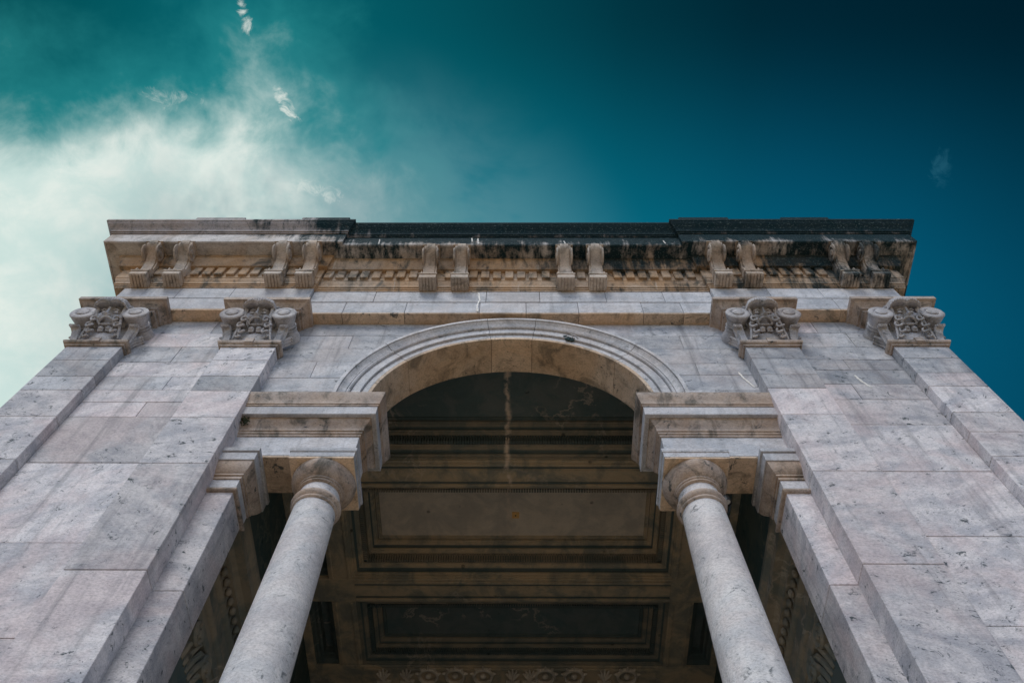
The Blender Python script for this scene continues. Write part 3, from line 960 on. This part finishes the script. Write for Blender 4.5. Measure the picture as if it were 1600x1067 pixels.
def capital_shapes():
    out = []
    # neck moulding
    AS = [(-0.05, 0.0), (0.03, 0.0), (0.034, 0.01), (0.034, 0.032), (0.028, 0.038), (0.05, 0.045), (0.066, 0.06), (0.074, 0.085), (0.074, 0.105), (0.066, 0.13), (0.05, 0.145), (-0.05, 0.15)]
    nodes = [(-0.44, 0.20, -1, 0), (-0.44, 0.0, -1, -1), (0.44, 0.0, 1, -1), (0.44, 0.20, 1, 0)]
    n, k = len(AS), 4
    bm = bmesh.new()
    vs_ = [[bm.verts.new((bx + o * dx, by + o * dy, z)) for o, z in AS] for bx, by, dx, dy in nodes]
    for j in range(3):
        for i in range(n):
            i2 = (i + 1) % n
            bm.faces.new((vs_[j][i], vs_[j][i2], vs_[j + 1][i2], vs_[j + 1][i]))
    bm.faces.new(vs_[0])
    bm.faces.new(vs_[3])
    bm_box(bm, -0.07, 0.07, -0.092, 0.0, 0.035, 0.155)
    out.append(('neck_moulding', bm, 40, TAN, None))
    # bell that flares and swells in the middle
    bm = bmesh.new()
    rows = []
    for kz in range(9):
        z = 0.14 + 0.92 * kz / 8
        fl = (kz / 8) ** 1.8
        hw, yf = 0.435 + 0.06 * fl, -0.005 - 0.13 * fl
        row = []
        for kx in range(17):
            x = -hw + 2 * hw * kx / 16
            bulge = 0.07 * math.exp(-((x / 0.22) ** 2) - ((z - 0.30) / 0.14) ** 2)
            row.append(bm.verts.new((x, yf - bulge, z)))
        rows.append([bm.verts.new((-hw, 0.2, z))] + row + [bm.verts.new((hw, 0.2, z))])
    for r0, r1 in zip(rows[:-1], rows[1:]):
        for i in range(len(r0) - 1):
            bm.faces.new((r0[i], r0[i + 1], r1[i + 1], r1[i]))
    out.append(('bell', bm, 40, CARVED, None))
    # abacus
    AB = [(-0.2, 1.04), (0.13, 1.04), (0.14, 1.045), (0.14, 1.10), (0.175, 1.105), (0.175, 1.14), (0.185, 1.15), (0.22, 1.185), (0.25, 1.205), (0.255, 1.22), (0.31, 1.225),
          (0.31, 1.315), (-0.2, 1.315)]
    nodes = [(-0.43, 0.24, -1, 0), (-0.43, 0.0, -1, -1), (0.43, 0.0, 1, -1), (0.43, 0.24, 1, 0)]
    bm = bmesh.new()
    n = len(AB)
    vs_ = [[bm.verts.new((bx + o * dx, by + o * dy, z)) for o, z in AB] for bx, by, dx, dy in nodes]
    for j in range(3):
        for i in range(n):
            i2 = (i + 1) % n
            bm.faces.new((vs_[j][i], vs_[j][i2], vs_[j + 1][i2], vs_[j + 1][i]))
    bm.faces.new(vs_[0])
    bm.faces.new(vs_[3])
    out.append(('abacus', bm, 30, TAN, None))
    # volute cushions
    for sx in (-1, 1):
        bm = bmesh.new()
        prof = [(0.01, -0.315), (0.085, -0.315), (0.095, -0.307), (0.098, -0.287), (0.108, -0.282), (0.115, -0.292), (0.128, -0.302), (0.185, -0.300), (0.204, -0.287), (0.207, -0.268), (0.197, -0.252),
                (0.185, -0.20), (0.160, -0.12), (0.150, -0.05), (0.163, 0.03), (0.195, 0.10), (0.215, 0.16), (0.215, 0.22), (0.01, 0.22)]
        bm_lathe(bm, prof, 32, 'Y', (sx * 0.43, 0, 0.70))
        # cushion straps
        for yy in (-0.06, 0.0, 0.06):
            bm_lathe(bm, [(0.10, yy - 0.016), (0.170, yy - 0.016), (0.18, yy), (0.170, yy + 0.016), (0.10, yy + 0.016)], 32, 'Y', (sx * 0.43, 0, 0.70))
        # spiral arm that runs into the middle
        bm_tube(bm, [(sx * 0.30, -0.285, 0.90), (sx * 0.20, -0.26, 0.93), (sx * 0.08, -0.22, 0.92)], [0.03, 0.026, 0.02], 8)
        out.append(('volute', bm, 40, CARVED, None))
    # corner leaves on the bell, curling outwards
    for sx in (-1, 1):
        bm = bmesh.new()
        for k in range(4):
            ox = sx * (0.375 + 0.034 * k)
            pts = [(ox, -0.02 + 0.05 * (k == 3), 0.15), (ox + sx * 0.01, -0.05 + 0.05 * (k == 3), 0.30), (ox + sx * 0.03, -0.10 + 0.04 * (k == 3), 0.42),
                   (ox + sx * 0.055, -0.165 + 0.04 * (k == 3), 0.465), (ox + sx * 0.06, -0.185, 0.43), (ox + sx * 0.05, -0.165, 0.405)]
            bm_tube(bm, pts, [0.024, 0.028, 0.03, 0.03, 0.026, 0.014], 8)
        out.append(('corner_leaf', bm, 60, CARVED, 0.0062))
    # side leaf on the return
    for sx in (-1, 1):
        bm = bmesh.new()
        for k in range(3):
            oy = 0.03 + 0.05 * k
            pts = [(sx * 0.44, oy, 0.15), (sx * 0.47, oy, 0.28), (sx * 0.53, oy + 0.01, 0.38), (sx * 0.58, oy + 0.01, 0.43), (sx * 0.60, oy + 0.01, 0.40)]
            bm_tube(bm, pts, [0.022, 0.028, 0.03, 0.026, 0.014], 8)
        out.append(('side_leaf', bm, 60, CARVED, 0.0062))
    # ribbons and curls that hang from the mask
    for sx in (-1, 1):
        bm = bmesh.new()
        bm_tube(bm, [(sx * 0.20, -0.30, 0.80), (sx * 0.235, -0.21, 0.55), (sx * 0.29, -0.09, 0.25), (sx * 0.31, -0.05, 0.17)], [0.02, 0.024, 0.022, 0.018], 8)
        out.append(('ribbon', bm, 60, CARVED, None))
        bm = bmesh.new()
        cx, cy, cz = sx * 0.20, -0.25, 0.50
        for j, (dx, dz_, r0) in enumerate(((sx * -0.02, 0.05, 0.060), (sx * 0.025, -0.065, 0.056), (sx * -0.01, -0.175, 0.046), (sx * 0.035, -0.26, 0.036))):
            ring = [(cx + dx + r0 * math.cos(a), cy + 0.055 * j + 0.012 * math.sin(a * 2), cz + dz_ + r0 * math.sin(a)) for a in [2 * PI * q / 12 * 0.86 + j for q in range(13)]]
            bm_tube(bm, ring, 0.021, 7)
            bm_ball(bm, (cx + dx, cy + 0.055 * j + 0.02, cz + dz_), (0.022, 0.02, 0.022), seg=8)
        out.append(('curl', bm, 60, CARVED, 0.006))
    # grotesque mask
    bm = bmesh.new()
    bm_ball(bm, (0, -0.16, 0.76), (0.20, 0.14, 0.26), seg=20)                      # head, hollow faced
    for sx in (-1, 1):
        bm_ball(bm, (sx * 0.115, -0.285, 0.715), (0.070, 0.055, 0.055), seg=14)    # cheeks
        bm_ball(bm, (sx * 0.095, -0.292, 0.815), (0.036, 0.026, 0.026), seg=12)    # eyes
        bm_tube(bm, [(sx * 0.045, -0.30, 0.80), (sx * 0.09, -0.322, 0.782), (sx * 0.14, -0.30, 0.80)], 0.011, 6)      # lower lids
        bm_tube(bm, [(sx * 0.045, -0.305, 0.835), (sx * 0.09, -0.328, 0.856), (sx * 0.145, -0.30, 0.84)], 0.012, 6)   # upper lids
        # jaw line from the brim down to the mouth
        bm_tube(bm, [(sx * 0.225, -0.29, 0.90), (sx * 0.215, -0.30, 0.80), (sx * 0.185, -0.31, 0.70), (sx * 0.13, -0.33, 0.60), (sx * 0.10, -0.33, 0.545)], [0.022, 0.024, 0.026, 0.026, 0.02], 8)
        # drooping upper lip
        bm_tube(bm, [(0, -0.375, 0.672), (sx * 0.05, -0.372, 0.664), (sx * 0.10, -0.35, 0.628), (sx * 0.135, -0.325, 0.575)], [0.022, 0.026, 0.024, 0.018], 8)
        bm_ball(bm, (sx * 0.06, -0.315, 0.475), (0.050, 0.050, 0.050), seg=12)     # forked beard
        bm_box(bm, min(sx * 0.018, sx * 0.105), max(sx * 0.018, sx * 0.105), -0.345, -0.24, 0.415, 0.50)
        for k in range(3):                                                          # cloth beside the face
            bm_tube(bm, [(sx * (0.235 + .018 * k), -0.27 + 0.02 * k, 0.92), (sx * (0.245 + .02 * k), -0.24 + 0.02 * k, 0.80), (sx * (0.215 + .024 * k), -0.22, 0.64), (sx * (0.185 + .026 * k), -0.20, 0.56)], 0.014, 6)
    bm_tube(bm, [(0, -0.335, 0.885), (0, -0.362, 0.80), (0, -0.405, 0.725), (0, -0.38, 0.695)], [0.020, 0.020, 0.034, 0.024], 10)   # nose
    for sx in (-1, 1):
        bm_ball(bm, (sx * 0.036, -0.372, 0.712), (0.024, 0.024, 0.02), seg=8)
    bm_tube(bm, [(-0.10, -0.315, 0.565), (-0.04, -0.345, 0.548), (0.04, -0.345, 0.548), (0.10, -0.315, 0.565)], [0.014, 0.022, 0.022, 0.014], 8)   # lower lip
    # headdress: a heavy fluted brim with a dip over the nose
    nn_ = 24
    lo_e, hi_e = [], []
    for k in range(nn_ + 1):
        u = -1 + 2 * k / nn_
        lo_e.append((u * 0.265, 0.905 - 0.045 * (1 - abs(2 * abs(u) - 1) ** 2) * -1 - 0.03 * abs(u) ** 3 + 0.0))
        hi_e.append((u * (0.235 - 0.02 * abs(u)), 1.055 + 0.04 * (1 - u * u)))
    front, rear = [], []
    for (xl, zl), (xh, zh) in zip(lo_e, hi_e):
        k = lo_e.index((xl, zl))
        rd = 0.012 * math.cos(k * PI)
        bow = 0.07 * (1 - (xl / 0.265) ** 2)
        front.append([bm.verts.new((xl, -0.335 - bow, zl)), bm.verts.new((xl * 0.99, -0.375 - bow + rd, zl + 0.035)), bm.verts.new(((xl + xh) / 2, -0.36 - bow + rd, (zl + zh) / 2)), bm.verts.new((xh, -0.28 - bow * 0.7 + rd, zh))])
        rear.append([bm.verts.new((xl, -0.14, zl)), bm.verts.new((xh, -0.10, zh))])
    for k in range(nn_):
        for q in range(3):
            bm.faces.new((front[k][q], front[k + 1][q], front[k + 1][q + 1], front[k][q + 1]))
        bm.faces.new((front[k][3], front[k + 1][3], rear[k + 1][1], rear[k][1]))
        bm.faces.new((front[k][0], rear[k][0], rear[k + 1][0], front[k + 1][0]))
        bm.faces.new((rear[k][0], rear[k][1], rear[k + 1][1], rear[k + 1][0]))
    for k in (0, nn_):
        bm.faces.new((front[k][0], front[k][1], front[k][2], front[k][3], rear[k][1], rear[k][0]))
    tilt = Matrix.Translation((0, -0.16, 0.80)) @ Matrix.Rotation(R(34), 4, 'X') @ Matrix.Translation((0, 0.16, -0.80))
    bm.transform(tilt)
    out.append(('mask', bm, 60, CARVED, 0.0052))
    return out


SHAPES = []
for nm, bm, sm, mt, vox in capital_shapes():
    if vox:
        me = voxel(bm, vox)
        me.name = nm
    else:
        bmesh.ops.recalc_face_normals(bm, faces=bm.faces)
        me = bpy.data.meshes.new(nm)
        bm.to_mesh(me)
        bm.free()
        if sm:
            me.shade_smooth()
            me.set_sharp_from_angle(angle=R(sm))
    me.materials.append(mt)
    SHAPES.append((nm, me))
for key, (xa, xb, yb) in PIL.items():
    cx = (xa + xb) / 2
    zb = JO[key][-1]
    bell = None
    order = sorted(SHAPES, key=lambda q: q[0] != 'bell')
    for nm, me in order:
        ob = bpy.data.objects.new('capital' if nm == 'bell' else nm, me)
        COL.objects.link(ob)
        if bell is None:
            ob.parent = root
            ob.location = (cx, 0, zb)
            ob.scale = ((xb - xa) / 0.88, 1, 1)
            bell = ob
        else:
            ob.parent = bell

# ------------------------------------------------------------------ coffered ceiling
ZP, ZBM = 15.20, 14.50
ceil = box('ceiling', -4.40, 4.46, 0.90, 8.95, ZP + 0.30, ZP + 0.55, PANEL, root)
YB = [(0.40, 0.50), (2.80, 3.42), (5.62, 6.22), (8.00, 8.90)]
XBM = [(-4.30, -4.12), (-3.62, -3.13), (3.23, 3.72), (4.22, 4.36)]
for a, b in YB[1:]:
    box('cross_beam', -4.30, 4.36, a, b, ZBM, ZP + 0.28, BEAM, ceil, 0.01)
    if b - a > 0.3:
        for u in (a + 0.05, (b if b < 8.8 else 8.66) - 0.11):
            box('beam_moulding', -3.12, 3.22, u, u + 0.06, ZBM - 0.035, ZBM - 0.002, BEAM, ceil, 0.008)
        if b < 8.8:
            for u in (a + 0.125, b - 0.155):
                box('groove_shade_strip', -3.11, 3.21, u, u + 0.03, ZBM - 0.012, ZBM - 0.001, SHADE_BEAM, ceil)  # dark strip standing in for the shade of a groove
            box('beam_moulding', -3.12, 3.22, a + 0.19, b - 0.19, ZBM - 0.018, ZBM - 0.002, BEAM, ceil, 0.006)
for a, b in XBM:
    for (ya, yb) in zip([q[1] for q in YB[:-1]], [q[0] for q in YB[1:]]):
        box('long_beam', a, b, max(ya, 0.93) - 0.002, yb + 0.002, ZBM + 0.004, ZP + 0.27, BEAM, ceil, 0.01)
        if b - a > 0.3:
            for u in (a + 0.05, b - 0.10):
                box('beam_moulding', u, u + 0.05, ya + 0.01, yb - 0.01, ZBM - 0.028, ZBM + 0.002, BEAM, ceil, 0.008)
def zb_(pts):
    return [(o_, ZBM + z_) for o_, z_ in pts]


# the frame of a coffer, from the beam inwards: every moulding its own length of plaster, brown, then recess bands with shade in the colour
COFFER = [('B', zb_([(-0.06, 0.05), (0.03, 0.05), (0.035, 0.10), (0.07, 0.103), (0.07, 0.13), (-0.06, 0.13)])),
          ('T', zb_([(-0.06, 0.131), (0.052, 0.131), (0.056, 0.19), (0.085, 0.20), (0.10, 0.215), (-0.06, 0.215)])),
          ('B', zb_([(-0.06, 0.216), (0.125, 0.216), (0.145, 0.235), (0.155, 0.262), (0.185, 0.265), (0.188, 0.29), (-0.06, 0.29)])),
          ('T', zb_([(-0.06, 0.291), (0.165, 0.291), (0.17, 0.335), (0.205, 0.34), (0.215, 0.45), (-0.06, 0.45)])),
          ('B', zb_([(-0.06, 0.451), (0.265, 0.451), (0.29, 0.455), (0.31, 0.475), (0.32, 0.50), (0.345, 0.505), (0.345, 0.53), (-0.06, 0.53)])),
          ('T', zb_([(-0.06, 0.531), (0.325, 0.531), (0.335, 0.59), (0.36, 0.60), (-0.06, 0.60)])),
          ('B', zb_([(-0.06, 0.601), (0.385, 0.601), (0.405, 0.615), (0.42, 0.645), (0.44, 0.65), (0.445, 0.72), (-0.06, 0.72)]))]
SMALL = [('T', [(-0.04, ZBM + 0.1), (0.03, ZBM + 0.1), (0.05, ZBM + 0.2), (0.08, ZBM + 0.22), (0.10, ZBM + 0.4), (0.14, ZBM + 0.42), (0.16, ZP + 0.02), (-0.04, ZP + 0.02)])]
for (ya, yb) in zip([q[1] for q in YB[:-1]], [q[0] for q in YB[1:]]):
    for (xa, xb) in ((-4.12, -3.62), (-3.13, 3.23), (3.72, 4.22)):
        pr = COFFER if xb - xa > 2 else SMALL
        mid_bay = 3 < ya < 5  # other bays take darker plaster, their shade put into the colour
        zs_ = 0.55 if ya > 6 else 1.0
        ZPn = ZBM + (ZP - ZBM) * zs_
        for tone, pf in pr:
            pf = [(o_, ZBM + (z_ - ZBM) * zs_) for o_, z_ in pf]
            sweep('coffer_moulding', pf, [(xa, ya, 1, 1), (xb, ya, -1, 1), (xb, yb, -1, -1), (xa, yb, 1, -1)], (BEAM if mid_bay else DARK_BROWN) if tone == 'B' else SHADE_BEAM, ceil, closed=True, smooth=30)
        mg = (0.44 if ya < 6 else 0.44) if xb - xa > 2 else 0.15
        pn = box('coffer_panel', xa + mg, xb - mg, ya + mg, yb - mg, ZPn + 0.012, ZPn + 0.06, PANEL if mid_bay else SHADE_PANEL, ceil)
        if xb - xa > 2:
            # raised fillet round the field
            FL = [(0.0, ZPn - 0.015), (0.05, ZPn - 0.015), (0.06, ZPn + 0.014), (0.0, ZPn + 0.014)]
            sweep('field_fillet', FL, [(xa + mg + .02, ya + mg + .02, 1, 1), (xb - mg - .02, ya + mg + .02, -1, 1), (xb - mg - .02, yb - mg - .02, -1, -1), (xa + mg + .02, yb - mg - .02, 1, -1)], BEAM if mid_bay else SHADE_BEAM, ceil, closed=True)
            # row of tongues along the frame
            bm = bmesh.new()
            zt, zu = ZBM + 0.285 * zs_, ZBM + 0.445 * zs_
            for k in range(int((xb - xa - 0.5) / 0.05)):
                x = xa + 0.25 + 0.05 * k
                for yy, sg in ((yb - 0.20, -1), (ya + 0.20, 1)):
                    bm_box(bm, x, x + 0.034, min(yy, yy + sg * 0.075), max(yy, yy + sg * 0.075), zt - 0.03, zu)
            for k in range(int((yb - ya - 0.5) / 0.05)):
                y = ya + 0.25 + 0.05 * k
                for xx, sg in ((xb - 0.20, -1), (xa + 0.20, 1)):
                    bm_box(bm, min(xx, xx + sg * 0.075), max(xx, xx + sg * 0.075), y, y + 0.034, zt - 0.03, zu)
            from_bm('tongue_ornament', bm, DARK_BROWN if mid_bay else SHADE_BEAM, ceil)['kind'] = 'stuff'

# relief of rings and palmettes along the far beam
random.seed(11)
px_ = -2.7
kinds = 0
while px_ < 2.9:
    bm = bmesh.new()
    y_, z_ = 8.24, 14.485
    wdt = random.choice((0.26, 0.34, 0.46))
    if wdt > 0.4:
        ring = [(0.17 * math.cos(a), -0.02, 0.17 * math.sin(a)) for a in [2 * PI * q / 16 for q in range(17)]]
        bm_tube(bm, ring, 0.032, 6)
        bm_ball(bm, (0, -0.02, 0), (0.06, 0.04, 0.06), seg=8)
        for q in range(5):
            a = PI * (q + .5) / 5
            bm_tube(bm, [(0.19 * math.cos(a), -0.02, 0.19 * math.sin(a)), (0.25 * math.cos(a), -0.03, 0.25 * math.sin(a))], [0.03, 0.012], 6)
    else:
        for q in range(5):
            a = PI * (q + .5) / 5
            bm_tube(bm, [(0, -0.02, -0.12), (0.07 * math.cos(a), -0.04, 0.02 + 0.06 * math.sin(a)), (0.13 * math.cos(a), -0.02, 0.02 + 0.15 * math.sin(a))], [0.02, 0.03, 0.015], 6)
        bm_box(bm, -0.13, 0.13, -0.03, 0.0, -0.17, -0.12)
    ob = from_bm('relief_ornament', bm, PANEL, ceil, 50)
    ob.location = (px_, y_, z_)
    ob.rotation_euler = (R(90), 0, 0)
    ob.scale = (1.15, 1.6, 1.15)
    px_ += wdt * 1.15 + random.uniform(0.02, 0.12)

# ------------------------------------------------------------------ entablature and pilasters on the inner side walls
ENT = [(-0.05, 10.10), (0.05, 10.10), (0.05, 10.28), (0.08, 10.285), (0.08, 10.46), (0.11, 10.48), (0.13, 10.52), (0.13, 10.56), (0.04, 10.57), (0.04, 10.98), (0.07, 11.0), (0.10, 11.05),
       (0.10, 11.22), (0.20, 11.24), (0.20, 11.30), (0.26, 11.36), (0.38, 11.38), (0.38, 11.52), (0.44, 11.60), (0.44, 11.68), (-0.05, 11.68)]
for s in (-1, 1):
    xw = -4.30 if s < 0 else 4.36
    ent = sweep('inner_entablature', ENT, [(xw, 0.95, -s, 0), (xw, 8.90, -s, 0)], DARK_BROWN, root, smooth=30)
    egg = None
    for k in range(40):
        y = 1.15 + 0.19 * k
        if egg is None:
            bm = bmesh.new()
            bm_ball(bm, (0, 0, 0), (0.05, 0.06, 0.075), seg=10)
            egg = from_bm('egg_ornament', bm, DARK_BROWN, ent, 60)
            egg.location = (xw - s * 0.14, y, 11.15)
        else:
            q = bpy.data.objects.new('egg_ornament', egg.data)
            COL.objects.link(q)
            q.parent = ent
            q.location = (xw - s * 0.14, y, 11.15)
    for y in (2.6, 5.2, 7.6):
        xa, xb = sorted((xw + s * 0.05, xw - s * 0.16))
        pil = box('inner_pilaster', xa, xb, y - 0.33, y + 0.33, 5.0, 9.50, SHADE_BEAM, root, 0.01)
        xa, xb = sorted((xw + s * 0.05, xw - s * 0.22))
        box('inner_capital', xa, xb, y - 0.42, y + 0.42, 9.95, 10.095, DARK_BROWN, pil, 0.02)
        for sy in (-1, 1):
            bm = bmesh.new()
            bm_lathe(bm, [(0.01, -0.17), (0.06, -0.17), (0.07, -0.14), (0.09, -0.13), (0.14, -0.15), (0.165, -0.12), (0.15, 0.0), (0.15, 0.1), (0.01, 0.1)], 20, 'X', (0, 0, 0))
            ob = from_bm('inner_volute', bm, DARK_BROWN, pil, 40)
            ob.location = (xw - s * 0.14, y + sy * 0.30, 9.77)
            ob.scale = (s * -1 if s < 0 else 1, 1, 1)
            if s < 0:
                ob.scale = (-1, 1, 1)
        bm = bmesh.new()
        for q in range(5):
            a = (q - 2) * 0.13
            bm_tube(bm, [(0, a, -0.2), (-0.05, a * 1.1, 0.0), (-0.12, a * 1.2, 0.13), (-0.16, a * 1.25, 0.10)], [0.04, 0.05, 0.045, 0.02], 7)
        ob = from_bm('inner_leaf', bm, DARK_BROWN, pil, 50)
        ob.location = (xw - s * 0.14, y, 9.60)
        ob.scale = (-1 if s < 0 else 1, 1, 1)

# ------------------------------------------------------------------ white lime runs left by leaks
LIME = stone('lime_deposit', (0.78, 0.76, 0.72), (0.62, 0.62, 0.62), (0.70, 0.62, 0.54), 0.3, 0.1, 0.4, bump=0.4)


def streak(par, pts, wid, y, axis_dir=1):
    random.seed(int(abs(pts[0][0]) * 1000) + 5)
    bm = bmesh.new()
    fine_pts = []
    for (a, b) in zip(pts[:-1], pts[1:]):
        for k in range(6):
            t_ = k / 6
            fine_pts.append((a[0] + (b[0] - a[0]) * t_ + random.uniform(-.005, .005), a[1] + (b[1] - a[1]) * t_))
    fine_pts.append(pts[-1])
    rows = []
    n = len(fine_pts)
    for i, (x, z) in enumerate(fine_pts):
        h_ = wid * random.uniform(0.55, 0.85) * (0.25 if i in (0, n - 1) else 1)
        rows.append([bm.verts.new((x - h_, y, z)), bm.verts.new((x, y - 0.007, z)), bm.verts.new((x + h_, y, z))])
    for r0, r1 in zip(rows[:-1], rows[1:]):
        for k in range(2):
            bm.faces.new((r0[k], r0[k + 1], r1[k + 1], r1[k]))
    return from_bm('lime_run', bm, LIME, par, 60)


streak(arc, [(-0.68, 15.86), (-0.56, 15.78), (-0.53, 15.50), (-0.57, 15.2), (-0.55, 14.97)], 0.022, -0.005)
streak(sp_par, [(3.60, 13.15), (3.64, 12.95), (3.74, 12.65)], 0.022, 0.214)
streak(core_r, [(5.32, 12.95), (5.36, 12.75), (5.44, 12.55)], 0.030, 0.153)
for x_, z0_, z1_ in ((-2.55, 17.20, 16.92), (-0.63, 17.25, 16.92), (2.98, 17.12, 16.95), (-0.75, 17.28, 17.05), (1.05, 17.1, 16.93)):
    streak(corn, [(x_, z0_), (x_ + 0.01, (z0_ + z1_) / 2), (x_ + 0.02, z1_)], 0.016, -0.553)

# ------------------------------------------------------------------ small things
# plate on the ceiling
plate = bpy.data.objects.new('ceiling_plate', None)
COL.objects.link(plate)
plate.location = (0.112, 4.58, ZP)
plate['label'] = 'small square ochre plate on the middle panel of the coffered ceiling'
plate['category'] = 'plate'
bm = bmesh.new()
bm_box(bm, -0.072, 0.072, -0.072, 0.072, -0.010, 0.011)
from_bm('cover', bm, OCHRE, plate)
bm = bmesh.new()
bm_lathe(bm, [(0.003, -0.022), (0.014, -0.020), (0.016, -0.009)], 10)
from_bm('screw', bm, DARK_METAL, plate)

# little lamp clamped behind the right column's neck
lamp = bpy.data.objects.new('spotlight', None)
COL.objects.link(lamp)
lamp.location = (2.80, 0.50, 10.26)
lamp['label'] = 'small dark spotlight clamped beside the neck of the right column'
lamp['category'] = 'spotlight'
bm = bmesh.new()
bm_lathe(bm, [(0.02, 0.07), (0.045, 0.06), (0.055, 0.0), (0.06, -0.05), (0.054, -0.05), (0.045, -0.02), (0.01, -0.02)], 16)
from_bm('housing', bm, DARK_METAL, lamp, 40)
bm = bmesh.new()
bm_lathe(bm, [(0.005, -0.024), (0.045, -0.03), (0.046, -0.022)], 16)
from_bm('lens', bm, GLASS, lamp, 40)
bm = bmesh.new()
bm_tube(bm, [(0.0, 0.0, 0.06), (-0.03, 0.02, 0.09), (-0.09, 0.05, 0.08), (-0.12, 0.07, 0.02)], 0.012, 6)
from_bm('arm', bm, DARK_METAL, lamp, 40)
bm = bmesh.new()
bm_tube(bm, [(0.02, 0, 0.06), (0.05, 0.02, 0.0), (0.03, 0.05, -0.10), (0.0, 0.05, -0.16), (-0.06, 0.09, -0.24)], 0.006, 6)
from_bm('cable', bm, DARK_METAL, lamp, 40)

# tuft of moss in the corner of the left impost
bm = bmesh.new()
random.seed(3)
for k in range(46):
    a = random.uniform(0, 2 * PI)
    rr = random.uniform(0, 0.06)
    p = Vector((rr * math.cos(a), -abs(rr * math.sin(a)), random.uniform(-0.09, 0.07)))
    q = p + Vector((random.uniform(-.03, .05), random.uniform(-.06, 0), random.uniform(-.04, .03)))
    bm_tube(bm, [p, (p + q) / 2 + Vector((0, 0, .006)), q], [0.008, 0.011, 0.002], 5)
tuft = from_bm('moss_tuft', bm, MOSS, None)
tuft.location = (-3.66, 0.20, 11.62)
tuft['label'] = 'dark tuft of moss in the corner of the left impost beside the pilaster'
tuft['category'] = 'moss'
